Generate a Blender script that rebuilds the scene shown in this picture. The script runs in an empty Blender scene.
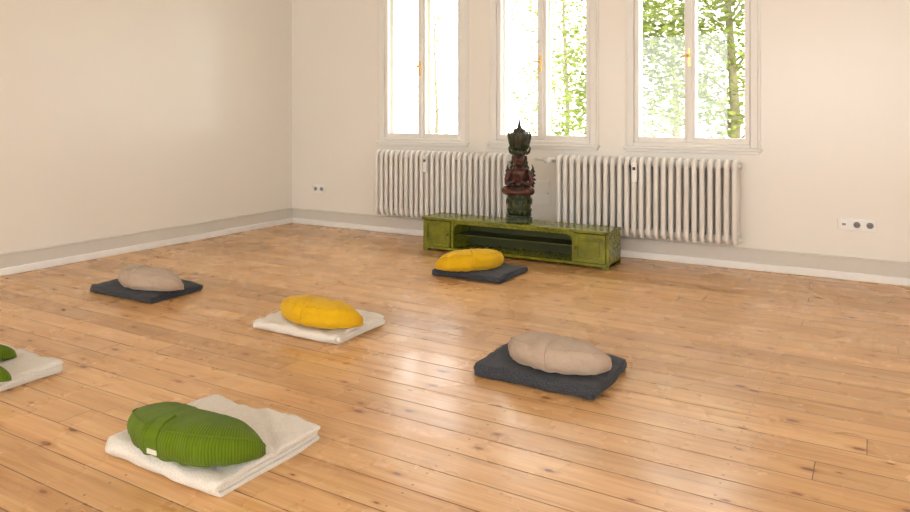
import bpy, math, random
import numpy as np
from mathutils import Vector, Matrix, noise
random.seed(7)
S = bpy.context.scene
S.view_settings.view_transform = 'Standard'

# ------------------------------------------------------------------ builder
class B:
    def __init__(s):
        s.v=[]; s.f=[]; s.m=[]; s.sm=[]; s.uv=[]
    def add(s, vs, fs, mat=0, smooth=False, M=None, uvs=None):
        o=len(s.v)
        for p in vs:
            p=Vector(p)
            if M is not None: p=M@p
            s.v.append(p)
            s.uv.append((0,0))
        if uvs:
            for i,u in enumerate(uvs): s.uv[o+i]=u
        for f in fs:
            s.f.append([o+i for i in f]); s.m.append(mat); s.sm.append(smooth)
    def box(s, a, b, mat=0, bev=0.0, M=None):
        x0,y0,z0=a; x1,y1,z1=b
        if bev<=0:
            vs=[(x0,y0,z0),(x1,y0,z0),(x1,y1,z0),(x0,y1,z0),(x0,y0,z1),(x1,y0,z1),(x1,y1,z1),(x0,y1,z1)]
            fs=[(0,3,2,1),(4,5,6,7),(0,1,5,4),(1,2,6,5),(2,3,7,6),(3,0,4,7)]
            s.add(vs,fs,mat,False,M); return
        # chamfered box
        import bmesh
        bm=bmesh.new(); bmesh.ops.create_cube(bm,size=1)
        for v in bm.verts:
            v.co=Vector(((x0+x1)/2+v.co.x*(x1-x0),(y0+y1)/2+v.co.y*(y1-y0),(z0+z1)/2+v.co.z*(z1-z0)))
        bmesh.ops.bevel(bm,geom=bm.edges[:],offset=bev,segments=2,affect='EDGES',profile=0.5)
        bm.verts.index_update()
        s.add([v.co.copy() for v in bm.verts],[[v.index for v in f.verts] for f in bm.faces],mat,False,M)
        bm.free()
    def lathe(s, prof, n=24, mat=0, smooth=True, M=None, sq=0.0):
        vs=[];fs=[]
        for (r,z) in prof:
            for i in range(n):
                a=2*math.pi*i/n
                c,sn=math.cos(a),math.sin(a)
                k=1.0
                if sq>0: k=1+sq*(1/max(abs(c),abs(sn))-1)
                vs.append((r*c*k,r*sn*k,z))
        for j in range(len(prof)-1):
            for i in range(n):
                fs.append((j*n+i,j*n+(i+1)%n,(j+1)*n+(i+1)%n,(j+1)*n+i))
        fs.append(tuple(range(n))[::-1]); fs.append(tuple((len(prof)-1)*n+i for i in range(n)))
        s.add(vs,fs,mat,smooth,M)
    def ell(s, c, r, mat=0, n=14, m=9, M=None, R=None):
        vs=[];fs=[]
        for j in range(1,m):
            t=math.pi*j/m
            for i in range(n):
                a=2*math.pi*i/n
                p=Vector((r[0]*math.sin(t)*math.cos(a),r[1]*math.sin(t)*math.sin(a),r[2]*math.cos(t)))
                if R is not None: p=R@p
                vs.append(p+Vector(c))
        top=Vector((0,0,r[2])); bot=Vector((0,0,-r[2]))
        if R is not None: top=R@top; bot=R@bot
        vs.append(top+Vector(c)); vs.append(bot+Vector(c))
        for j in range(m-2):
            for i in range(n):
                fs.append((j*n+i,(j+1)*n+i,(j+1)*n+(i+1)%n,j*n+(i+1)%n))
        T=len(vs)-2;K=len(vs)-1
        for i in range(n):
            fs.append((T,i,(i+1)%n)); fs.append((K,(m-2)*n+(i+1)%n,(m-2)*n+i))
        s.add(vs,fs,mat,True,M)
    def tube(s, path, rad, n=10, mat=0, closed=False, M=None, ex=1.0):
        P=[Vector(p) for p in path]; L=len(P)
        if not hasattr(rad,'__len__'): rad=[rad]*L
        vs=[];fs=[]; up=None
        for k in range(L):
            if closed: t=(P[(k+1)%L]-P[k-1])
            else: t=P[min(k+1,L-1)]-P[max(k-1,0)]
            t.normalize()
            if up is None:
                up=Vector((1,0,0)) if abs(t.x)<0.9 else Vector((0,0,1))
            u=(up-t*up.dot(t)); u.normalize(); w=t.cross(u); up=u
            for i in range(n):
                a=2*math.pi*i/n
                vs.append(P[k]+(u*math.cos(a)*ex+w*math.sin(a))*rad[k])
        R=L if closed else L-1
        for k in range(R):
            for i in range(n):
                k2=(k+1)%L
                fs.append((k*n+i,k*n+(i+1)%n,k2*n+(i+1)%n,k2*n+i))
        if not closed:
            fs.append(tuple(range(n))[::-1]); fs.append(tuple((L-1)*n+i for i in range(n)))
        s.add(vs,fs,mat,True,M)
    def obj(s, name, mats, loc=(0,0,0), rot=0.0, parent=None):
        me=bpy.data.meshes.new(name)
        me.from_pydata([tuple(p) for p in s.v],[],s.f)
        me.update()
        for m in mats: me.materials.append(m)
        for i,p in enumerate(me.polygons):
            p.material_index=s.m[i]; p.use_smooth=s.sm[i]
        uvl=me.uv_layers.new(name='UVMap')
        for l in me.loops: uvl.data[l.index].uv=s.uv[l.vertex_index]
        o=bpy.data.objects.new(name,me); S.collection.objects.link(o)
        o.location=loc; o.rotation_euler=(0,0,rot)
        if parent: o.parent=parent
        return o

# ------------------------------------------------------------------ materials
class NT:
    def __init__(s,name):
        s.mat=bpy.data.materials.new(name); s.mat.use_nodes=True
        s.t=s.mat.node_tree; s.b=s.t.nodes['Principled BSDF']
    def n(s,t,**k):
        x=s.t.nodes.new(t)
        for a,b in k.items(): setattr(x,a,b)
        return x
    def l(s,a,b): s.t.links.new(a,b)
    def math(s,op,a,b=None,c=None):
        x=s.n('ShaderNodeMath',operation=op)
        for i,q in enumerate((a,b,c)):
            if q is None: continue
            if isinstance(q,(int,float)): x.inputs[i].default_value=q
            else: s.l(q,x.inputs[i])
        return x.outputs[0]
    def mix(s,f,a,b,blend='MIX'):
        x=s.n('ShaderNodeMix',data_type='RGBA',blend_type=blend)
        for i,q in ((0,f),(6,a),(7,b)):
            if isinstance(q,(int,float)): x.inputs[i].default_value=q
            elif isinstance(q,tuple): x.inputs[i].default_value=(*q,1) if len(q)==3 else q
            else: s.l(q,x.inputs[i])
        return x.outputs[2]
    def noise(s,vec,scale,detail=2,rough=.5,dist=0):
        x=s.n('ShaderNodeTexNoise'); x.inputs['Scale'].default_value=scale
        x.inputs['Detail'].default_value=detail; x.inputs['Roughness'].default_value=rough
        x.inputs['Distortion'].default_value=dist
        if vec is not None: s.l(vec,x.inputs['Vector'])
        return x.outputs['Fac']
    def ramp(s,f,stops):
        x=s.n('ShaderNodeValToRGB'); cr=x.color_ramp
        while len(cr.elements)<len(stops): cr.elements.new(.5)
        for e,(p,c) in zip(cr.elements,stops):
            e.position=p; e.color=(*c,1)
        s.l(f,x.inputs[0]); return x.outputs[0]
    def mr(s,f,a,b,c=0,d=1):
        x=s.n('ShaderNodeMapRange')
        for i,q in enumerate((a,b,c,d)): x.inputs[i+1].default_value=q
        s.l(f,x.inputs[0]); return x.outputs[0]
    def bump(s,h,strength,dist):
        x=s.n('ShaderNodeBump'); x.inputs['Strength'].default_value=strength; x.inputs['Distance'].default_value=dist
        s.l(h,x.inputs['Height']); s.l(x.outputs[0],s.b.inputs['Normal']); return x
    def coord(s,k='Object'): return s.n('ShaderNodeTexCoord').outputs[k]

def simple(name,col,rough=.5,metal=0,var=.06,scale=30,bump=0,bd=.002,spec=.5):
    m=NT(name); c=m.coord()
    f=m.noise(c,scale,4)
    m.l(m.mix(f,tuple(x*(1-var) for x in col),tuple(min(1,x*(1+var)) for x in col)),m.b.inputs['Base Color'])
    m.b.inputs['Roughness'].default_value=rough; m.b.inputs['Metallic'].default_value=metal
    m.b.inputs['Specular IOR Level'].default_value=spec
    if bump: m.bump(m.noise(c,scale*2,3),bump,bd)
    return m.mat

def mat_floor():
    m=NT('pine_floorboards'); c=m.coord()
    sx=m.n('ShaderNodeSeparateXYZ'); m.l(c,sx.inputs[0]); x,y=sx.outputs[0],sx.outputs[1]
    W=.145
    yr=m.math('DIVIDE',y,W); row=m.math('FLOOR',yr); fy=m.math('SUBTRACT',yr,row)
    wn=m.n('ShaderNodeTexWhiteNoise',noise_dimensions='1D'); m.l(row,wn.inputs['W'])
    rr=wn.outputs['Value']
    xs=m.math('DIVIDE',m.math('ADD',x,m.math('MULTIPLY',rr,7.3)),3.6)
    seg=m.math('FLOOR',xs); fx=m.math('SUBTRACT',xs,seg)
    cv=m.n('ShaderNodeCombineXYZ'); m.l(row,cv.inputs[0]); m.l(seg,cv.inputs[1])
    w2=m.n('ShaderNodeTexWhiteNoise',noise_dimensions='2D'); m.l(cv.outputs[0],w2.inputs['Vector'])
    r2=w2.outputs['Value']
    ey=m.math('MULTIPLY',m.math('MINIMUM',fy,m.math('SUBTRACT',1.0,fy)),W)
    ex=m.math('MULTIPLY',m.math('MINIMUM',fx,m.math('SUBTRACT',1.0,fx)),3.6)
    gy=m.mr(ey,.0008,.0032,1,0); gx=m.mr(ex,.0008,.0025,1,0)
    gap=m.math('MAXIMUM',gy,gx)
    gv=m.n('ShaderNodeCombineXYZ'); m.l(m.math('MULTIPLY',x,1.3),gv.inputs[0]); m.l(m.math('MULTIPLY',y,22.0),gv.inputs[1]); m.l(m.math('MULTIPLY',r2,40.0),gv.inputs[2])
    g1=m.noise(gv.outputs[0],1.0,4,.6,.8)
    gv2=m.n('ShaderNodeCombineXYZ'); m.l(m.math('MULTIPLY',x,4.0),gv2.inputs[0]); m.l(m.math('MULTIPLY',y,120.0),gv2.inputs[1]); m.l(m.math('MULTIPLY',r2,40.0),gv2.inputs[2])
    g2=m.noise(gv2.outputs[0],1.0,2,.5,.2)
    base=m.ramp(m.math('ADD',m.math('MULTIPLY',g1,.75),m.math('MULTIPLY',g2,.25)),[(.3,(.46,.215,.070)),(.5,(.66,.370,.150)),(.7,(.79,.51,.245))])
    var=m.ramp(r2,[(0,(.76,.71,.62)),(.5,(.97,.96,.95)),(1,(1.10,1.10,1.12))])
    col=m.mix(1.0,base,var,'MULTIPLY')
    big=m.noise(c,.9,3)
    col=m.mix(m.mr(big,.35,.7,0,.22),col,(.78,.53,.28))
    kv=m.n('ShaderNodeCombineXYZ'); m.l(m.math('ADD',m.math('MULTIPLY',x,3.2),m.math('MULTIPLY',rr,9)),kv.inputs[0]); m.l(m.math('MULTIPLY',y,7.4),kv.inputs[1])
    vo=m.n('ShaderNodeTexVoronoi',voronoi_dimensions='2D'); vo.inputs['Scale'].default_value=1; m.l(kv.outputs[0],vo.inputs['Vector'])
    sc=m.n('ShaderNodeSeparateColor'); m.l(vo.outputs['Color'],sc.inputs[0])
    gate=m.math('GREATER_THAN',sc.outputs[0],.55)
    size=m.mr(sc.outputs[1],0,1,.035,.10)
    rel=m.math('DIVIDE',vo.outputs['Distance'],size)
    k1=m.math('MULTIPLY',m.mr(rel,.6,1.1,1,0),gate); k2=m.math('MULTIPLY',m.mr(rel,.8,2.6,.6,0),gate)
    col=m.mix(k2,col,(.44,.18,.05)); col=m.mix(m.math('MULTIPLY',k1,.85),col,(.17,.06,.018))
    fn=m.math('FRACT',m.math('DIVIDE',x,.86)); dx=m.math('MULTIPLY',m.math('SUBTRACT',fn,.5),.86)
    dy=m.math('MULTIPLY',m.math('SUBTRACT',m.math('ABSOLUTE',m.math('SUBTRACT',fy,.5)),.3),W)
    dn=m.math('SQRT',m.math('ADD',m.math('POWER',dx,2.0),m.math('POWER',dy,2.0)))
    nail=m.mr(dn,.003,.0055,.8,0)
    col=m.mix(nail,col,(.09,.05,.03))
    col=m.mix(m.math('MULTIPLY',gap,.9),col,(.12,.05,.018))
    m.l(col,m.b.inputs['Base Color'])
    rg=m.noise(c,3.0,4); m.l(m.mr(rg,.3,.7,.20,.34),m.b.inputs['Roughness'])
    m.b.inputs['Specular IOR Level'].default_value=.55
    wav=m.noise(gv.outputs[0],.35,2)
    h=m.math('SUBTRACT',m.math('ADD',m.math('MULTIPLY',wav,.9),m.math('MULTIPLY',g2,.08)),m.math('MULTIPLY',gap,.7))
    h=m.math('ADD',h,m.math('MULTIPLY',m.noise(c,2.6,2),1.2))
    m.bump(h,.35,.006)
    return m.mat

def mat_wall(name,col,rough=.27,spec=.75):
    m=NT(name); c=m.coord()
    f=m.noise(c,1.2,3); m.l(m.mix(f,tuple(x*.975 for x in col),tuple(min(1,x*1.02) for x in col)),m.b.inputs['Base Color'])
    m.b.inputs['Roughness'].default_value=rough; m.b.inputs['Specular IOR Level'].default_value=spec
    m.bump(m.noise(c,45,4),.10,.002); return m.mat

def mat_fabric(name,c1,c2,mode='plain'):
    m=NT(name); c=m.coord(); uv=m.coord('UV')
    f=m.noise(c,9,4)
    col=m.mix(f,c1,c2)
    fine=m.noise(c,450,2)
    h=m.math('ADD',m.math('MULTIPLY',fine,.25),m.math('MULTIPLY',m.noise(c,20,3,.55,.8),1.4))
    if mode=='cord':
        sx=m.n('ShaderNodeSeparateXYZ'); m.l(uv,sx.inputs[0])
        w=m.math('MULTIPLY',m.math('ADD',m.math('SINE',m.math('MULTIPLY',sx.outputs[0],2*math.pi*80)),1.0),.5)
        col=m.mix(m.mr(w,0,.6,.38,0),col,tuple(q*.35 for q in c1))
        h=m.math('ADD',h,m.math('MULTIPLY',w,.45))
        m.bump(h,.7,.006)
    else:
        m.bump(h,.8,.009)
    m.l(col,m.b.inputs['Base Color'])
    m.b.inputs['Roughness'].default_value=.92; m.b.inputs['Specular IOR Level'].default_value=.12
    m.b.inputs['Sheen Weight'].default_value=.1
    return m.mat

def mat_wool(name,c1,c2):
    m=NT(name); c=m.coord()
    f=m.noise(c,230,3,.7); g=m.noise(c,14,3)
    col=m.mix(m.mr(f,.4,.62),c1,c2); col=m.mix(m.math('MULTIPLY',g,.25),col,c1)
    m.l(col,m.b.inputs['Base Color'])
    m.b.inputs['Roughness'].default_value=.95; m.b.inputs['Specular IOR Level'].default_value=.1
    m.b.inputs['Sheen Weight'].default_value=.1
    h=m.math('ADD',m.math('MULTIPLY',f,.7),m.math('MULTIPLY',g,2)); m.bump(h,.55,.006)
    return m.mat

M_floor=mat_floor()
M_wall=mat_wall('cream_plaster',(.845,.805,.735))
M_ceil=mat_wall('white_ceiling_paint',(.86,.84,.80),.8,.2)
M_frame=simple('white_window_paint',(.84,.82,.78),.35,var=.02)
M_rad=simple('radiator_enamel',(.79,.765,.725),.3,var=.02)
M_bbg=simple('baseboard_greige',(.66,.62,.56),.5,var=.04)
M_bbw=simple('baseboard_white',(.88,.87,.85),.45,var=.05,scale=12)
M_brass=simple('brass',(.75,.50,.18),.28,metal=1)
M_plast=simple('white_plastic',(.90,.90,.89),.3,var=.01)
M_dark=simple('dark_recess',(.05,.05,.05),.6)
M_grey=simple('grey_plastic',(.3,.3,.3),.5)
M_chrome=simple('chrome_pipe',(.7,.7,.7),.3,metal=1)

def mat_glass():
    m=NT('window_glass'); t=m.t; out=t.nodes['Material Output']
    tr=m.n('ShaderNodeBsdfTransparent'); gl=m.n('ShaderNodeBsdfGlossy'); gl.inputs['Roughness'].default_value=.02
    mx=m.n('ShaderNodeMixShader'); mx.inputs[0].default_value=.05
    nz=m.noise(m.coord(),2,1); m.l(m.mr(nz,0,1,.04,.06),mx.inputs[0])
    m.l(tr.outputs[0],mx.inputs[1]); m.l(gl.outputs[0],mx.inputs[2]); m.l(mx.outputs[0],out.inputs[0])
    return m.mat
M_glass=mat_glass()

def mat_greenpaint():
    m=NT('worn_green_lacquer'); c=m.coord()
    f=m.noise(c,6,5,.65,.5); g=m.noise(c,40,4,.7)
    col=m.ramp(f,[(.3,(.08,.090,.005)),(.5,(.165,.175,.009)),(.7,(.26,.265,.018))])
    col=m.mix(m.mr(g,.60,.72,0,.6),col,(.06,.05,.012))
    m.l(col,m.b.inputs['Base Color']); m.l(m.mr(g,.3,.7,.16,.36),m.b.inputs['Roughness'])
    m.bump(g,.25,.003); return m.mat
M_bench=mat_greenpaint()
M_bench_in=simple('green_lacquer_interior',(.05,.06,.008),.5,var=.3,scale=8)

def mat_carved(name,c1,c2,c3):
    m=NT(name); c=m.coord()
    f=m.noise(c,28,4,.7,1.0); g=m.noise(c,90,3)
    col=m.ramp(f,[(.35,c1),(.5,c2),(.68,c3)])
    m.l(col,m.b.inputs['Base Color']); m.b.inputs['Roughness'].default_value=.38
    m.bump(m.math('ADD',f,g),.8,.006); return m.mat
M_sg=mat_carved('carved_green',(.008,.012,.006),(.024,.038,.010),(.075,.10,.02))
M_sr=mat_carved('carved_red',(.010,.007,.004),(.07,.014,.009),(.20,.035,.02))
M_sd=mat_carved('carved_dark',(.008,.007,.006),(.02,.015,.01),(.07,.045,.02))
M_so=mat_carved('carved_gilt',(.02,.014,.006),(.08,.06,.015),(.20,.15,.04))

# ------------------------------------------------------------------ room
XL=-5.65; YB=5.95; XR=3.2; YR=-4.2; ZC=3.3; TH=.32
b=B(); b.box((XL-.3,YR,-.12),(XR,YB+TH,0)); b.obj('floor',[M_floor])
b=B(); b.box((XL-.3,YR,ZC),(XR,YB+TH,ZC+.15)); b.obj('ceiling',[M_ceil])
b=B(); b.box((XL-.3,YR,0),(XL,YB+TH,ZC)); b.obj('wall_left',[M_wall])
# unseen right wall, added to cut sky light; two tall openings admit some
b=B()
ry=[YR,-2.6,-.8,.6,2.4,YB+TH]
for k in (0,2,4): b.box((XR,ry[k],0),(XR+.3,ry[k+1],ZC))
for k in (1,3):
    b.box((XR,ry[k],0),(XR+.3,ry[k+1],.9)); b.box((XR,ry[k],2.7),(XR+.3,ry[k+1],ZC))
b.obj('unseen_wall_right',[M_wall])
# unseen rear wall, added to dim light from behind; three wide openings
b=B(); rx=[XL-.3,-5.0,-2.7,-2.0,.3,1.0,2.9,XR+.3]
for k in (0,2,4,6): b.box((rx[k],YR-.3,0),(rx[k+1],YR,ZC))
for k in (1,3,5): b.box((rx[k],YR-.3,0),(rx[k+1],YR,.5)); b.box((rx[k],YR-.3,3.0),(rx[k+1],YR,ZC))
b.obj('unseen_wall_rear',[M_wall])
WC=[-3.895,-2.590,-1.285]; WW=.515; Z0=.945; Z1=2.62
ND=.0
b=B()
nx0,nx1=-4.46,-.765
b.box((XL,YB,0),(nx0,YB+TH,ZC)); b.box((nx1,YB,0),(XR,YB+TH,ZC))
b.box((nx0,YB+ND,0),(nx1,YB+TH,Z0-.02))
b.box((nx0,YB,Z1),(nx1,YB+TH,ZC))
op=[(c-WW+.03,c+WW-.03) for c in WC]
prev=nx0
for (a,c) in op:
    b.box((prev,YB,Z0-.02),(a,YB+TH,Z1)); prev=c
b.box((prev,YB,Z0-.02),(nx1,YB+TH,Z1))
b.obj('wall_back',[M_wall])

# baseboards
b=B()
def bb_back(b,x0,x1,y):
    b.box((x0,y-.018,.0),(x1,y,.15),0,.003)
    b.box((x0,y-.026,.148),(x1,y,.165),0,.004)
    b.box((x0,y-.040,.0),(x1,y-.018,.058),1,.008)
bb_back(b,XL+.04,XR,YB)
b.obj('baseboard_back',[M_bbg,M_bbw])
b=B()
b.box((XL,YR,0),(XL+.018,YB,.15),0,.003); b.box((XL,YR,.148),(XL+.026,YB,.165),0,.004); b.box((XL+.018,YR,0),(XL+.040,YB,.058),1,.008)
b.obj('baseboard_left',[M_bbg,M_bbw])

# windows
for i,cx in enumerate(WC):
    b=B(); yf=YB-.022
    x0,x1=cx-WW,cx+WW
    b.box((x0,yf,Z0),(x0+.055,YB+.05,Z1+.03),0,.006); b.box((x1-.055,yf,Z0),(x1,YB+.05,Z1+.03),0,.006)
    b.box((x0+.055,yf,Z1-.03),(x1-.055,YB+.05,Z1+.03),0,.006)
    b.box((x0+.055,yf,Z0),(x1-.055,YB+.05,Z0+.030),0,.006)
    b.box((x0-.018,yf+.010,Z0),(x0,YB,Z1+.05),0,.003); b.box((x1,yf+.010,Z0),(x1+.018,YB,Z1+.05),0,.003)
    b.box((x0-.03,YB-.045,Z0-.022),(x1+.03,YB+.05,Z0),0,.006)
    b.box((x0-.015,YB-.030,Z0-.045),(x1+.015,YB+.03,Z0-.022),0,.006)
    for s0,s1 in ((x0+.058,cx-.003),(cx+.003,x1-.058)):
        za,zb=Z0+.034,Z1-.035; w=.040; ya,yb=YB-.012,YB+.035
        b.box((s0,ya,za),(s0+w,yb,zb),0,.006); b.box((s1-w,ya,za),(s1,yb,zb),0,.006)
        b.box((s0+w,ya,za),(s1-w,yb,za+.045),0,.006); b.box((s0+w,ya,zb-.05),(s1-w,yb,zb),0,.006)
        b.box((s0+w,YB+.008,za+.045),(s1-w,YB+.012,zb-.05),1)
        yo,yo2=YB+.10,YB+.125; e=.034
        b.box((s0-.012,yo,za-.03),(s0+e,yo2,zb+.03),0,.004); b.box((s1-e,yo,za-.03),(s1+.002,yo2,zb+.03),0,.004)
        b.box((s0+e,yo,za-.03),(s1-e,yo2,za+.035),0,.004)
        b.box((s0+e,yo,zb-.03),(s1-e,yo2,zb+.03),0,.004)
    b.box((cx-.020,YB-.034,Z0+.04),(cx+.020,YB-.012,Z1-.035),0,.006)
    b.box((cx-.011,YB-.040,1.60),(cx+.011,YB-.034,1.75),2,.002)
    b.tube([(cx,YB-.034,1.69),(cx,YB-.075,1.69)],.008,mat=2)
    b.tube([(cx,YB-.075,1.69),(cx-.035,YB-.078,1.688),(cx-.05,YB-.077,1.685)],[.009,.008,.006],mat=2)
    b.ell((cx,YB-.075,1.695),(.013,.012,.013),2)
    b.box((x0+.03,YB+.05,Z0-.018),(x1-.03,YB+.30,Z0+.01),0)
    b.box((x0+.022,YB+.05,Z0),(x0+.034,YB+.31,Z1),0); b.box((x1-.034,YB+.05,Z0),(x1-.022,YB+.31,Z1),0)
    b.obj('window_%d'%(i+1),[M_frame,M_glass,M_brass])

# radiators
def radiator(x0,x1,name,valve_side):
    b=B(); N=25; p=(x1-x0)/N; za,zb=.192,.862; yc=5.835; dh=.062; r=.0178
    for i in range(N):
        x=x0+p*(i+.5)
        path=[]
        def arc(cy,cz,a0,a1,R,k=6):
            for j in range(k+1):
                a=a0+(a1-a0)*j/k; path.append((x,cy+R*math.cos(a),cz+R*math.sin(a)))
        R=.045
        arc(yc+dh-R,zb-r-R,0,math.pi/2,R); arc(yc-dh+R,zb-r-R,math.pi/2,math.pi,R)
        arc(yc-dh+R,za+r+R,math.pi,1.5*math.pi,R); arc(yc+dh-R,za+r+R,1.5*math.pi,2*math.pi,R)
        b.tube(path,r,n=10,closed=True,ex=1.12)
        b.tube([(x,yc,za+.02),(x,yc,zb-.02)],r*.9,n=8)
        for z in (za+.05,zb-.05):
            b.tube([(x-p*.5,yc,z),(x+p*.5,yc,z)],.030,n=12)
            b.box((x-r*1.05,yc-dh,z-.025),(x+r*1.05,yc+dh,z+.03),0,.01)
    for z in (za+.05,zb-.05):
        b.tube([(x0-.012,yc,z),(x0,yc,z)],.024,n=6); b.tube([(x1,yc,z),(x1+.012,yc,z)],.024,n=6)
    for fx in (.2,.8):
        x=x0+(x1-x0)*fx
        for z in (za+.05,zb-.05): b.box((x-.012,yc,z-.012),(x+.012,YB-.0005,z+.012),0)
    hx=x0+(x1-x0)*(.47 if valve_side=='l' else .42)
    b.box((hx-.02,yc-dh-.042,zb-.20),(hx+.02,yc-dh-.016,zb-.045),1,.004)
    b.box((hx-.012,yc-dh-.044,zb-.105),(hx+.012,yc-dh-.041,zb-.08),2)
    if valve_side=='l':
        z=zb-.05
        b.tube([(x0-.012,yc,z),(x0-.22,yc,z)],.011,mat=0)
        b.tube([(x0-.03,yc,z),(x0-.075,yc,z)],.020,n=12,mat=3)
        b.tube([(x0-.055,yc,z),(x0-.055,yc-.05,z)],.017,n=12,mat=3)
        b.tube([(x0-.055,yc-.045,z),(x0-.055,yc-.115,z)],[.022,.026],n=14,mat=1)
        b.tube([(x0-.22,yc-.011,z),(x0-.22,YB-.001,z)],.011,mat=0)
    z=za+.05; xx=(x0-.06 if valve_side=='l' else x1+.06); xe=(x0 if valve_side=='l' else x1)
    b.tube([(xe,yc,z),(xx,yc,z),(xx,yc,z-.03),(xx,yc,0)],.011,mat=0)
    b.obj(name,[M_rad,M_plast,M_dark,M_chrome])
radiator(-4.36,-2.85,'radiator','r'); radiator(-2.39,-.885,'radiator.001','l')

# access panel
b=B(); b.box((-2.69,YB-.006,.385),(-2.505,YB,.62),0,.002); b.box((-2.678,YB-.012,.397),(-2.517,YB-.006,.608),0,.003); b.tube([(-2.53,YB-.016,.5),(-2.53,YB-.012,.5)],.006,mat=1)
b.obj('access_panel',[M_frame,M_grey])

# outlets
def outlet(x0,n,z,name,blank=0):
    b=B(); w=.083
    b.box((x0,YB-.012,z-.043),(x0+w*n,YB,z+.043),0,.003)
    for i in range(n):
        cx=x0+w*(i+.5)
        b.box((cx-.030,YB-.016,z-.030),(cx+.030,YB-.011,z+.030),0,.002)
        if i<blank:
            b.box((cx-.012,YB-.018,z-.008),(cx+.012,YB-.015,z+.008),1); continue
        ring=[(cx+.0205*math.cos(a),YB-.0165,z+.0205*math.sin(a)) for a in [k*math.pi/10 for k in range(20)]]
        b.tube(ring,.0025,n=6,mat=1,closed=True)
        b.tube([(cx,YB-.0175,z),(cx,YB-.015,z)],.019,n=20,mat=1)
        for dx in (-.0095,.0095): b.tube([(cx+dx,YB-.0185,z),(cx+dx,YB-.0170,z)],.003,n=8,mat=2)
    b.obj(name,[M_plast,M_grey,M_dark])
outlet(-5.325,2,.400,'power_outlet'); outlet(-.225,3,.405,'power_outlet.001',1)

# ------------------------------------------------------------------ low bench
b=B(); bx0,bx1=-3.47,-1.76; by0,by1=5.32,5.62; H=.302
b.box((bx0-.008,by0-.012,H-.024),(bx1+.008,by1,H),0,.004)
b.box((bx0,by0,.022),(bx0+.02,by1,H-.024),0,.002); b.box((bx1-.02,by0,.022),(bx1,by1,H-.024),0,.002)
b.box((bx0,by0,.022),(bx1,by1,.045),0,.003)
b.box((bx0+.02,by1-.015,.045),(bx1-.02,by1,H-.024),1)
d0,d1=bx0+.30,bx1-.29
for x in (d0,d1): b.box((x-.012,by0,.045),(x+.012,by1-.015,H-.024),0,.002)
b.box((d0+.012,by0+.004,H-.046),(d1-.012,by0+.022,H-.024),0,.003)
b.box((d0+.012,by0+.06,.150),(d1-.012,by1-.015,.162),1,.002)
for k in range(2):
    xx=d0+.012 if k==0 else d1-.012; sg=1 if k==0 else -1
    for j in range(4):
        w=.035*(1-j/4)**1.5
        b.box((min(xx,xx+sg*w),by0+.006,H-.046-.008*(j+1)),(max(xx,xx+sg*w),by0+.020,H-.046-.008*j),0)
for a,c,kn in ((bx0+.02,d0-.012,1),(d1+.012,bx1-.02,0)):
    z0,z1=.050,H-.030; fr=.032
    b.box((a+.003,by0-.004,z0),(c-.003,by0+.008,z1),0)
    b.box((a+.003,by0-.014,z0),(a+fr,by0-.004,z1),0,.002); b.box((c-fr,by0-.014,z0),(c-.003,by0-.004,z1),0,.002)
    b.box((a+fr,by0-.014,z0),(c-fr,by0-.004,z0+fr),0,.002); b.box((a+fr,by0-.014,z1-fr),(c-fr,by0-.004,z1),0,.002)
    b.box((a+fr+.02,by0-.010,z0+fr+.02),(c-fr-.02,by0-.004,z1-fr-.02),0,.003)
    kx=(c-.016 if kn else a+.018)
    b.lathe([(.004,0),(.004,.010),(.011,.016),(.012,.022),(.007,.028),(.001,.029)],12,2,True,Matrix.Translation((kx,by0-.014,(z0+z1)/2))@Matrix.Rotation(math.pi/2,4,'X'))
for x in (bx0,bx1-.05):
    for y in (by0,by1-.05): b.box((x,y,0),(x+.05,y+.05,.024),0,.004)
for x in (bx0-.008,bx1-.032): b.box((x,by0-.014,H-.02),(x+.04,by0-.010,H-.004),3)
b.obj('low_cabinet_bench',[M_bench,M_bench_in,M_so,M_dark])

# ------------------------------------------------------------------ carved statue (local z up, faces -y)
b=B(); G,R_,D,O=0,1,2,3
b.lathe([(.105,0),(.115,.006),(.115,.028),(.10,.034),(.098,.045),(.108,.052),(.108,.062)],32,G,False,sq=.55)
def petals(z,r,n,pr,h,mat,tilt=.5,ph=0):
    for i in range(n):
        a=2*math.pi*(i+ph)/n
        Rm=Matrix.Rotation(a,3,'Z')@Matrix.Rotation(tilt,3,'Y')
        b.ell((r*math.cos(a),r*math.sin(a),z),(pr*.45,pr,h),mat,8,7,R=Rm)
petals(.085,.098,14,.024,.030,G,.45); petals(.105,.088,14,.021,.026,D,.35,.5)
b.lathe([(.085,.06),(.098,.10),(.105,.15),(.100,.20),(.088,.235),(.07,.26)],28,G)
for i in range(9):
    a=2*math.pi*i/9
    c=Vector((.098*math.cos(a),.098*math.sin(a),.165))
    t=Vector((-math.sin(a),math.cos(a),0)); n_=Vector((math.cos(a),math.sin(a),0))
    pts=[];rd=[]
    for k in range(16):
        q=k/15; ang=q*4.4; rr=.034*(1-.75*q)
        pts.append(c+t*(rr*math.cos(ang))+Vector((0,0,rr*math.sin(ang)*1.25))+n_*(.006+.01*q)); rd.append(.0085*(1-.4*q))
    b.tube(pts,rd,8,O if i%3==0 else G)
petals(.225,.092,12,.022,.026,G,-.35)
for sgn in (-1,1):
    b.tube([(sgn*.035,.0,.275),(sgn*.09,-.035,.268),(sgn*.115,-.055,.268),(sgn*.085,-.085,.262),(sgn*.02,-.098,.258),(-sgn*.04,-.098,.262)],[.040,.040,.036,.030,.024,.018],12,R_)
    b.ell((-sgn*.055,-.100,.268),(.024,.016,.013),O)
    b.tube([(sgn*.098,-.072,.275),(sgn*.104,-.068,.285)],.030,10,G)
b.lathe([(.085,.245),(.098,.262),(.092,.29),(.07,.31)],24,D)
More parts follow.
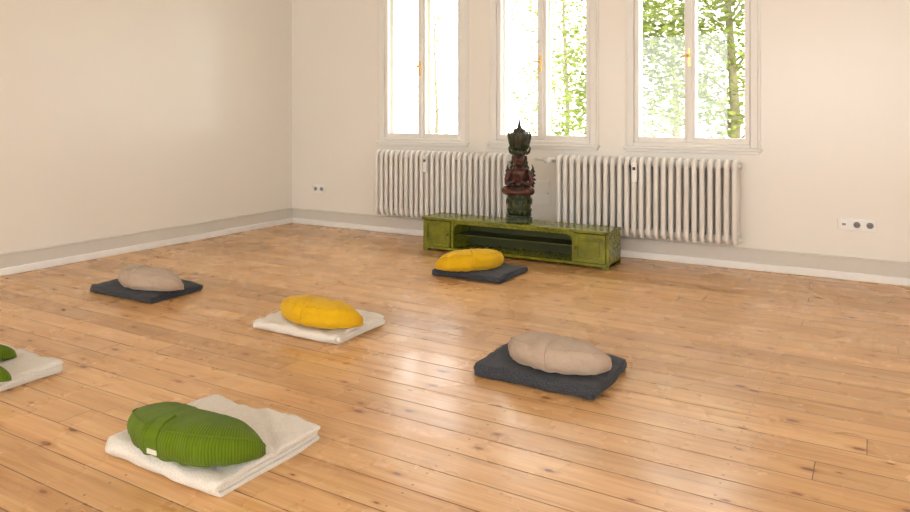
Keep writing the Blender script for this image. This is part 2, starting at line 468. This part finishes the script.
b.lathe([(.060,.28),(.052,.32),(.055,.36),(.070,.40),(.076,.425),(.062,.45),(.030,.465),(.026,.485)],20,R_,M=Matrix.Diagonal((1,.75,1,1)))
b.ell((0,-.030,.325),(.042,.030,.038),R_)
for rr,z,n,mt,yy in ((.062,.432,20,O,.75),(.056,.308,22,G,.8),(.066,.405,20,G,.75)):
    for i in range(n):
        a=2*math.pi*i/n; b.ell((rr*math.cos(a),rr*yy*math.sin(a)-.004,z-.012*(math.sin(a)<0)*abs(math.sin(a))),(.008,.008,.008),mt,7,5)
for sgn in (-1,1):
    b.tube([(sgn*.062,0,.432),(sgn*.098,-.006,.405),(sgn*.112,-.018,.36),(sgn*.108,-.035,.325),(sgn*.080,-.070,.325),(sgn*.040,-.088,.345)],[.026,.027,.023,.020,.018,.014],12,R_)
    b.ell((sgn*.030,-.092,.352),(.016,.012,.020),R_)
    for k in range(4): b.tube([(sgn*(.034-.008*k),-.098,.358),(sgn*(.030-.008*k),-.104,.375),(sgn*(.026-.008*k),-.100,.388)],[.005,.005,.003],6,R_)
    b.ell((sgn*.106,-.010,.395),(.030,.028,.010),G); b.ell((sgn*.070,-.078,.330),(.012,.022,.022),D)
    for k in range(6):
        q=k/5
        a0=-.9+q*1.9
        b.tube([(sgn*.055,.035,.40-.03*q),(sgn*(.085+.025*math.cos(a0)),.045,.37+.05*math.sin(a0)),(sgn*(.10+.035*math.cos(a0)),.040,.37+.10*math.sin(a0)),(sgn*(.098+.02*math.cos(a0)),.030,.385+.12*math.sin(a0))],[.012,.014,.010,.003],8,G if k%2 else D)
b.ell((0,-.006,.535),(.060,.056,.068),R_,20,14)
b.ell((0,-.048,.500),(.036,.024,.022),R_)
b.tube([(0,-.055,.560),(0,-.070,.535),(0,-.078,.522)],[.007,.010,.013],8,R_)
for sgn in (-1,1):
    b.ell((sgn*.024,-.056,.548),(.013,.009,.009),O,10,7); b.ell((sgn*.024,-.064,.548),(.005,.004,.005),D,8,5)
    b.tube([(sgn*.008,-.061,.562),(sgn*.026,-.060,.570),(sgn*.044,-.044,.560)],[.004,.006,.003],6,D)
    b.ell((sgn*.013,-.074,.522),(.008,.008,.006),R_,8,6)
    b.ell((sgn*.062,.0,.535),(.010,.018,.030),R_); b.ell((sgn*.068,-.004,.500),(.012,.012,.020),G)
    b.tube([(sgn*.060,.01,.575),(sgn*.085,.010,.590),(sgn*.098,.008,.625),(sgn*.085,.006,.65)],[.012,.012,.009,.003],8,G)
    b.tube([(sgn*.062,.012,.48),(sgn*.080,.008,.455),(sgn*.072,0,.44)],[.012,.012,.005],8,G)
    b.tube([(sgn*.012,-.072,.504),(sgn*.022,-.070,.496),(sgn*.020,-.070,.512)],[.003,.004,.002],6,O)
b.tube([(-.026,-.064,.503),(-.01,-.072,.498),(.01,-.072,.498),(.026,-.064,.503)],[.004,.006,.006,.004],8,D)
b.lathe([(.064,.57),(.072,.580),(.070,.600),(.062,.610)],24,D)
petals(.600,.066,12,.018,.026,G,-.1)
b.lathe([(.066,.60),(.072,.63),(.078,.66),(.088,.70),(.092,.735),(.084,.748),(.06,.752)],24,G,sq=.35)
for i in range(12):
    a=2*math.pi*i/12
    b.tube([(.070*math.cos(a),.070*math.sin(a),.615),(.082*math.cos(a),.082*math.sin(a),.66),(.096*math.cos(a),.096*math.sin(a),.71),(.102*math.cos(a),.102*math.sin(a),.742),(.094*math.cos(a),.094*math.sin(a),.765)],[.010,.013,.013,.010,.002],8,G if i%2 else D)
petals(.690,.088,8,.015,.022,R_,.2,.5)
b.lathe([(.064,.745),(.058,.762),(.042,.770),(.046,.780),(.032,.792),(.018,.800),(.022,.808),(.013,.820),(.009,.85),(.003,.885),(.001,.890)],20,D)
petals(.770,.052,10,.012,.018,D,-.2)
b.lathe([(.05,.28),(.075,.36),(.06,.46),(.05,.56)],20,D,M=Matrix.Translation((0,.03,0))@Matrix.Diagonal((1,.5,1,1)))
for v in b.v: v.x*=.94; v.y*=.94
b.obj('carved_deity_statue',[M_sg,M_sr,M_sd,M_so],loc=(-2.590,5.465,H),rot=.25)

# ------------------------------------------------------------------ blankets
def blanket(name,mat,x0,x1,y0,y1,rot=0,t=.0125,seed=0,layers=2,soft=1.0):
    b=B(); cx,cy=(x0+x1)/2,(y0+y1)/2; w=(x1-x0)/2; d=(y1-y0)/2
    rnd=random.Random(seed)
    tot=layers*2*t
    for L in range(layers):
        zb=t*(.5+L); zt=tot-t*(.5+L); R=(zt-zb)/2; zc=(zb+zt)/2
        yfr=-d+tot/2; back_b=d-rnd.uniform(0,.02); back_t=d-rnd.uniform(.0,.03)
        cl=[]; n=24
        for k in range(n): cl.append((back_b+(yfr-back_b)*k/n,zb))
        for k in range(11):
            a=-math.pi/2-math.pi*k/10; cl.append((yfr+R*1.0*math.cos(a),zc+R*math.sin(a)))
        for k in range(1,n+1): cl.append((yfr+(back_t-yfr)*k/n,zt))
        cl=[Vector((p[0],p[1])) for p in cl]
        ht=t*.42
        out=[];inn=[]
        for k,p in enumerate(cl):
            tg=(cl[min(k+1,len(cl)-1)]-cl[max(k-1,0)]).normalized(); nr=Vector((tg.y,-tg.x))
            out.append(p+nr*ht*1.0); inn.append(p-nr*ht)
        e1=cl[-1]+(cl[-1]-cl[-2]).normalized()*ht*.7; e0=cl[0]+(cl[0]-cl[1]).normalized()*ht*.7
        prof=out+[e1]+inn[::-1]+[e0]
        nX=48; ox0=rnd.uniform(-.008,.004); ox1=rnd.uniform(-.018,.006)
        vs=[];fs=[];P=len(prof)
        for i in range(nX+1):
            q=i/nX
            x=-w-ox0+(2*w+ox0+ox1)*q
            for k,p in enumerate(prof):
                nz=noise.noise(Vector((x*4+seed*9,p[0]*4+L,p[1]*6)))
                n2=noise.noise(Vector((x*11+seed*5,p[0]*11,L*3.1+p[1]*30)))
                n3=noise.noise(Vector((x*5+p[0]*9+seed*2,(x-p[0])*2.2,seed*1.7)))
                crease=-max(0,.22-abs(n3))*.035
                z=p[1]; lift=(z/tot)**1.5
                zz=max(.0008,z+soft*lift*(nz*.011+n2*.005+crease))
                ex=max(0,(abs(x)-(w-.035))/.035); ey=max(0,(abs(p[0])-(d-.03))/.03)
                if z>zc: zz-= .22*t*layers*min(1,ex)**2*lift
                eo=.012*noise.noise(Vector((p[0]*5+seed,L*7.7+(3 if z>zc else 0),q*.5)))
                pull=.010*min(1,ex)*min(1,ey)
                xx=x-math.copysign(pull,x); yy=p[0]-math.copysign(pull,p[0])
                ewave=.006*noise.noise(Vector((x*9,L+seed,z*40)))
                vs.append((xx+n2*.003+ eo*(2*abs(q-.5))**2,yy+nz*.008*(1 if p[0]<0 else 1.8)+(n2*.004)+ewave,zz))
        for i in range(nX):
            for k in range(P):
                fs.append((i*P+k,(i+1)*P+k,(i+1)*P+(k+1)%P,i*P+(k+1)%P))
        b.add(vs,fs,0,True)
        m=len(out); caps=[]
        for base,rev in ((0,0),(nX*P,1)):
            for k in range(m-1):
                q=(base+k,base+k+1,base+P-2-(k+1),base+P-2-k)
                caps.append(q if not rev else q[::-1])
            q=(base+m-1,base+m,base+m+1); caps.append(q if not rev else q[::-1])
            q=(base+P-2,base+P-1,base); caps.append(q if not rev else q[::-1])
        o=len(b.v)-len(vs)
        for q in caps: b.f.append([o+i for i in q]); b.m.append(0); b.sm.append(False)
    return b.obj(name,[mat],loc=(cx,cy,0.0),rot=rot)

M_ww=mat_wool('cream_wool',(.68,.64,.57),(.86,.83,.77)); M_dw=mat_wool('charcoal_wool',(.022,.024,.031),(.100,.106,.120))
blanket('folded_blanket',M_dw,-2.865,-2.285,4.49,5.0,0.0,seed=1,t=.013)
blanket('folded_blanket.001',M_dw,-1.595,-.99,2.84,3.31,0.0,seed=2,t=.0155)
blanket('folded_blanket.002',M_dw,-4.60,-3.965,2.88,3.33,0.02,seed=3,t=.0135)
blanket('folded_blanket.003',M_ww,-3.02,-2.405,2.85,3.31,0.02,seed=4,t=.0145,soft=1.2)
blanket('folded_blanket.004',M_ww,-2.345,-1.765,1.515,2.03,0.0,seed=5,t=.0155,soft=1.4)
blanket('folded_blanket.005',M_ww,-3.86,-3.255,1.47,1.93,0.0,seed=6,t=.0075,layers=4)

# ------------------------------------------------------------------ crescent cushions
def cushion(name,mat,cx,cy,z,rot,W=.245,hh=.070,dep=.112,bend=.125,seed=0,tag=None):
    b=B(); NS=90; MS=44
    def pt(s,ph,off=0):
        ss=max(-1,min(1,s))
        wd=dep*(max(0,1-abs(ss)**2.8))**.50*(1-.08*ss*ss)+off
        h=hh*(max(0,1-abs(ss)**4.0))**.50*(1-.16*ss*ss)+off*.8
        x=W*math.sin(ss*1.25)/math.sin(1.25); yc=bend*(1-math.cos(ss*1.25))/(1-math.cos(1.25))
        tx,ty=W*1.25*math.cos(ss*1.25)/math.sin(1.25),bend*1.25*math.sin(ss*1.25)/(1-math.cos(1.25)); ln=math.hypot(tx,ty); nx,ny=-ty/ln,tx/ln
        c,sn=math.cos(ph),math.sin(ph)
        u=math.copysign(abs(c)**.74,c); v=math.copysign(abs(sn)**.78,sn)
        pz=h*v
        dx_,dy_=nx*wd*u,ny*wd*u
        q=Vector(((x+dx_)*7+seed*3.3,(yc+dy_)*7,pz*8)); n1=noise.noise(q); n2=noise.noise(q*2.7); n3=noise.noise(q*5.5)
        puck=math.exp(-((ss+.05)/.10)**2)
        ray=math.sin(ss*30+n1*3)*math.exp(-abs(ss)*2.0)*.030*(1 if u<0.3 else .3)
        k=1+.07*n1+.05*n2+.03*n3-.030*puck+ray
        return (x+dx_*k, yc+dy_*k, max(0,h*.96+pz*k))
    vs=[];fs=[];uv=[]
    for i in range(NS+1):
        s=-1+2*i/NS; s=math.sin(s*math.pi/2)*.9999
        for j in range(MS):
            ph=2*math.pi*j/MS
            vs.append(pt(s,ph)); uv.append(((s+1)/2,j/MS))
    for i in range(NS):
        for j in range(MS):
            fs.append((i*MS+j,i*MS+(j+1)%MS,(i+1)*MS+(j+1)%MS,(i+1)*MS+j))
    fs.append(tuple(range(MS))[::-1]); fs.append(tuple(NS*MS+j for j in range(MS)))
    b.add(vs,fs,0,True,uvs=uv)
    for ph in (math.pi*.77,math.pi*1.23):
        path=[pt(-.985+1.97*k/70,ph,.0015) for k in range(71)]
        b.tube(path,.0026,6,0)
    sv=[];sf=[];K=26; c0=-.05
    for k in range(K+1):
        ph=math.pi*.55+(math.pi*.80)*k/K
        for s in (-.067,-.060,.060,.067):
            off=.0050 if abs(s)<.062 else -.001
            sv.append(pt(s+c0,ph,off))
    for k in range(K):
        for i in range(3): sf.append((k*4+i,k*4+i+1,(k+1)*4+i+1,(k+1)*4+i))
    b.add(sv,sf,0,False)
    mats=[mat]
    if tag:
        p0=Vector(pt(c0+.01,math.pi*1.10,.006))
        b.box((p0.x-.022,p0.y-.004,p0.z-.008),(p0.x+.022,p0.y+.0,p0.z+.008),1); mats.append(tag)
    return b.obj(name,mats,loc=(cx,cy,z),rot=rot)
M_gr=mat_fabric('green_corduroy',(.085,.15,.004),(.15,.235,.010),'cord')
M_ye=mat_fabric('mustard_cotton',(.66,.38,.006),(.80,.49,.016))
M_be=mat_fabric('beige_cotton',(.42,.325,.245),(.54,.43,.335))
M_tag=simple('cloth_tag',(.75,.72,.62),.8)
cushion('meditation_cushion',M_ye,-2.585,4.645,.051,.95,seed=1,W=.235,dep=.13,hh=.074)
cushion('meditation_cushion.001',M_be,-1.245,2.985,.061,0.0,seed=2,W=.210)
cushion('meditation_cushion.002',M_be,-4.195,3.02,.053,-.05,seed=3,W=.25)
cushion('meditation_cushion.003',M_ye,-2.65,2.965,.057,-.02,seed=4,W=.235)
cushion('meditation_cushion.004',M_gr,-2.020,1.600,.061,.06,seed=5,W=.250,dep=.112,tag=M_tag,hh=.066)
cushion('meditation_cushion.005',M_gr,-3.47,1.54,.060,-.54,seed=6,W=.17,bend=.24,dep=.070,hh=.058)

# ------------------------------------------------------------------ outside
b=B(); b.box((-45,YB+1.0,-1.3),(30,60,-1.0)); b.obj('garden_ground',[simple('lawn',(.30,.37,.17),.9,var=.3,scale=3)])
M_bark=simple('bark',(.28,.24,.16),.9,var=.3,scale=14,bump=.5,bd=.02)
def leafmat(name,c1,c2):
    m=NT(name); g=m.n('ShaderNodeNewGeometry'); 
    col=m.mix(g.outputs['Random Per Island'],c1,c2); m.l(col,m.b.inputs['Base Color']); m.b.inputs['Roughness'].default_value=.6
    tl=m.n('ShaderNodeBsdfTranslucent'); m.l(col,tl.inputs['Color']); mx=m.n('ShaderNodeMixShader'); mx.inputs[0].default_value=.5
    m.l(m.b.outputs[0],mx.inputs[1]); m.l(tl.outputs[0],mx.inputs[2]); m.l(mx.outputs[0],m.t.nodes['Material Output'].inputs[0]); return m.mat
M_leaf=leafmat('leaves_yellow_green',(.11,.17,.015),(.33,.385,.07)); M_leaf2=leafmat('leaves_pale',(.22,.27,.10),(.40,.43,.23))
def tree(x,y,h,cr,n,mat,seed,name,z0=-1.0,low=.2,tr=1.0,sz=1.0):
    b=B(); r=random.Random(seed)
    b.tube([(x,y,z0),(x+.1,y,z0+h*.35),(x-.05,y+.1,z0+h*.7),(x,y,z0+h*.95)],[.11*tr,.09*tr,.06*tr,.03*tr],10,0)
    cl=[]
    for k in range(34):
        a=r.uniform(0,6.28); zz=z0+h*r.uniform(low,1); rr=cr*r.uniform(.2,1)
        c=Vector((x+rr*math.cos(a),y+rr*math.sin(a),zz)); cl.append(c)
        b.tube([(x,y,zz-.5),((x+c.x)/2,(y+c.y)/2,zz-.15),c],[.03*tr,.018*tr,.008],6,0)
    for k in range(n):
        c=r.choice(cl); p=c+Vector((r.gauss(0,.42),r.gauss(0,.42),r.gauss(0,.36)))
        s=r.uniform(.040,.075)*sz; M=Matrix.Translation(p)@Matrix.Rotation(r.uniform(0,6.28),4,'Z')@Matrix.Rotation(r.uniform(-1.2,1.2),4,'X')
        b.add([(-s,0,0),(0,-s*.6,0),(s,0,0),(0,s*.6,0)],[(0,1,2,3)],1,False,M)
    b.obj(name,[M_bark,mat])
tree(-4.0,13.0,6,1.3,10500,M_leaf,1,'tree'); tree(-2.2,13.4,6,1.2,9500,M_leaf,2,'tree.001')
tree(-6.2,15.5,6.5,1.3,2800,M_leaf2,3,'tree.002',tr=.6); tree(-8.1,19,6,1.6,1800,M_leaf2,4,'tree.003',tr=.6); tree(-12.6,20,6,2.0,1000,M_leaf2,5,'tree.004',tr=.6)
tree(-5.0,21,6,2.2,4500,M_leaf,6,'tree.005')

# ------------------------------------------------------------------ light
w=bpy.data.worlds.new('sky'); S.world=w; w.use_nodes=True
bg=w.node_tree.nodes['Background']; bg.inputs[0].default_value=(1.0,.985,.96,1); bg.inputs[1].default_value=6.0

# ------------------------------------------------------------------ camera
cam=bpy.data.cameras.new('camera'); cam.sensor_width=36; cam.lens=708/910*36; cam.shift_y=-140/910
co=bpy.data.objects.new('camera',cam); S.collection.objects.link(co)
co.location=(0,0,1.2); co.rotation_euler=(math.pi/2,0,math.radians(30.55)); S.camera=co
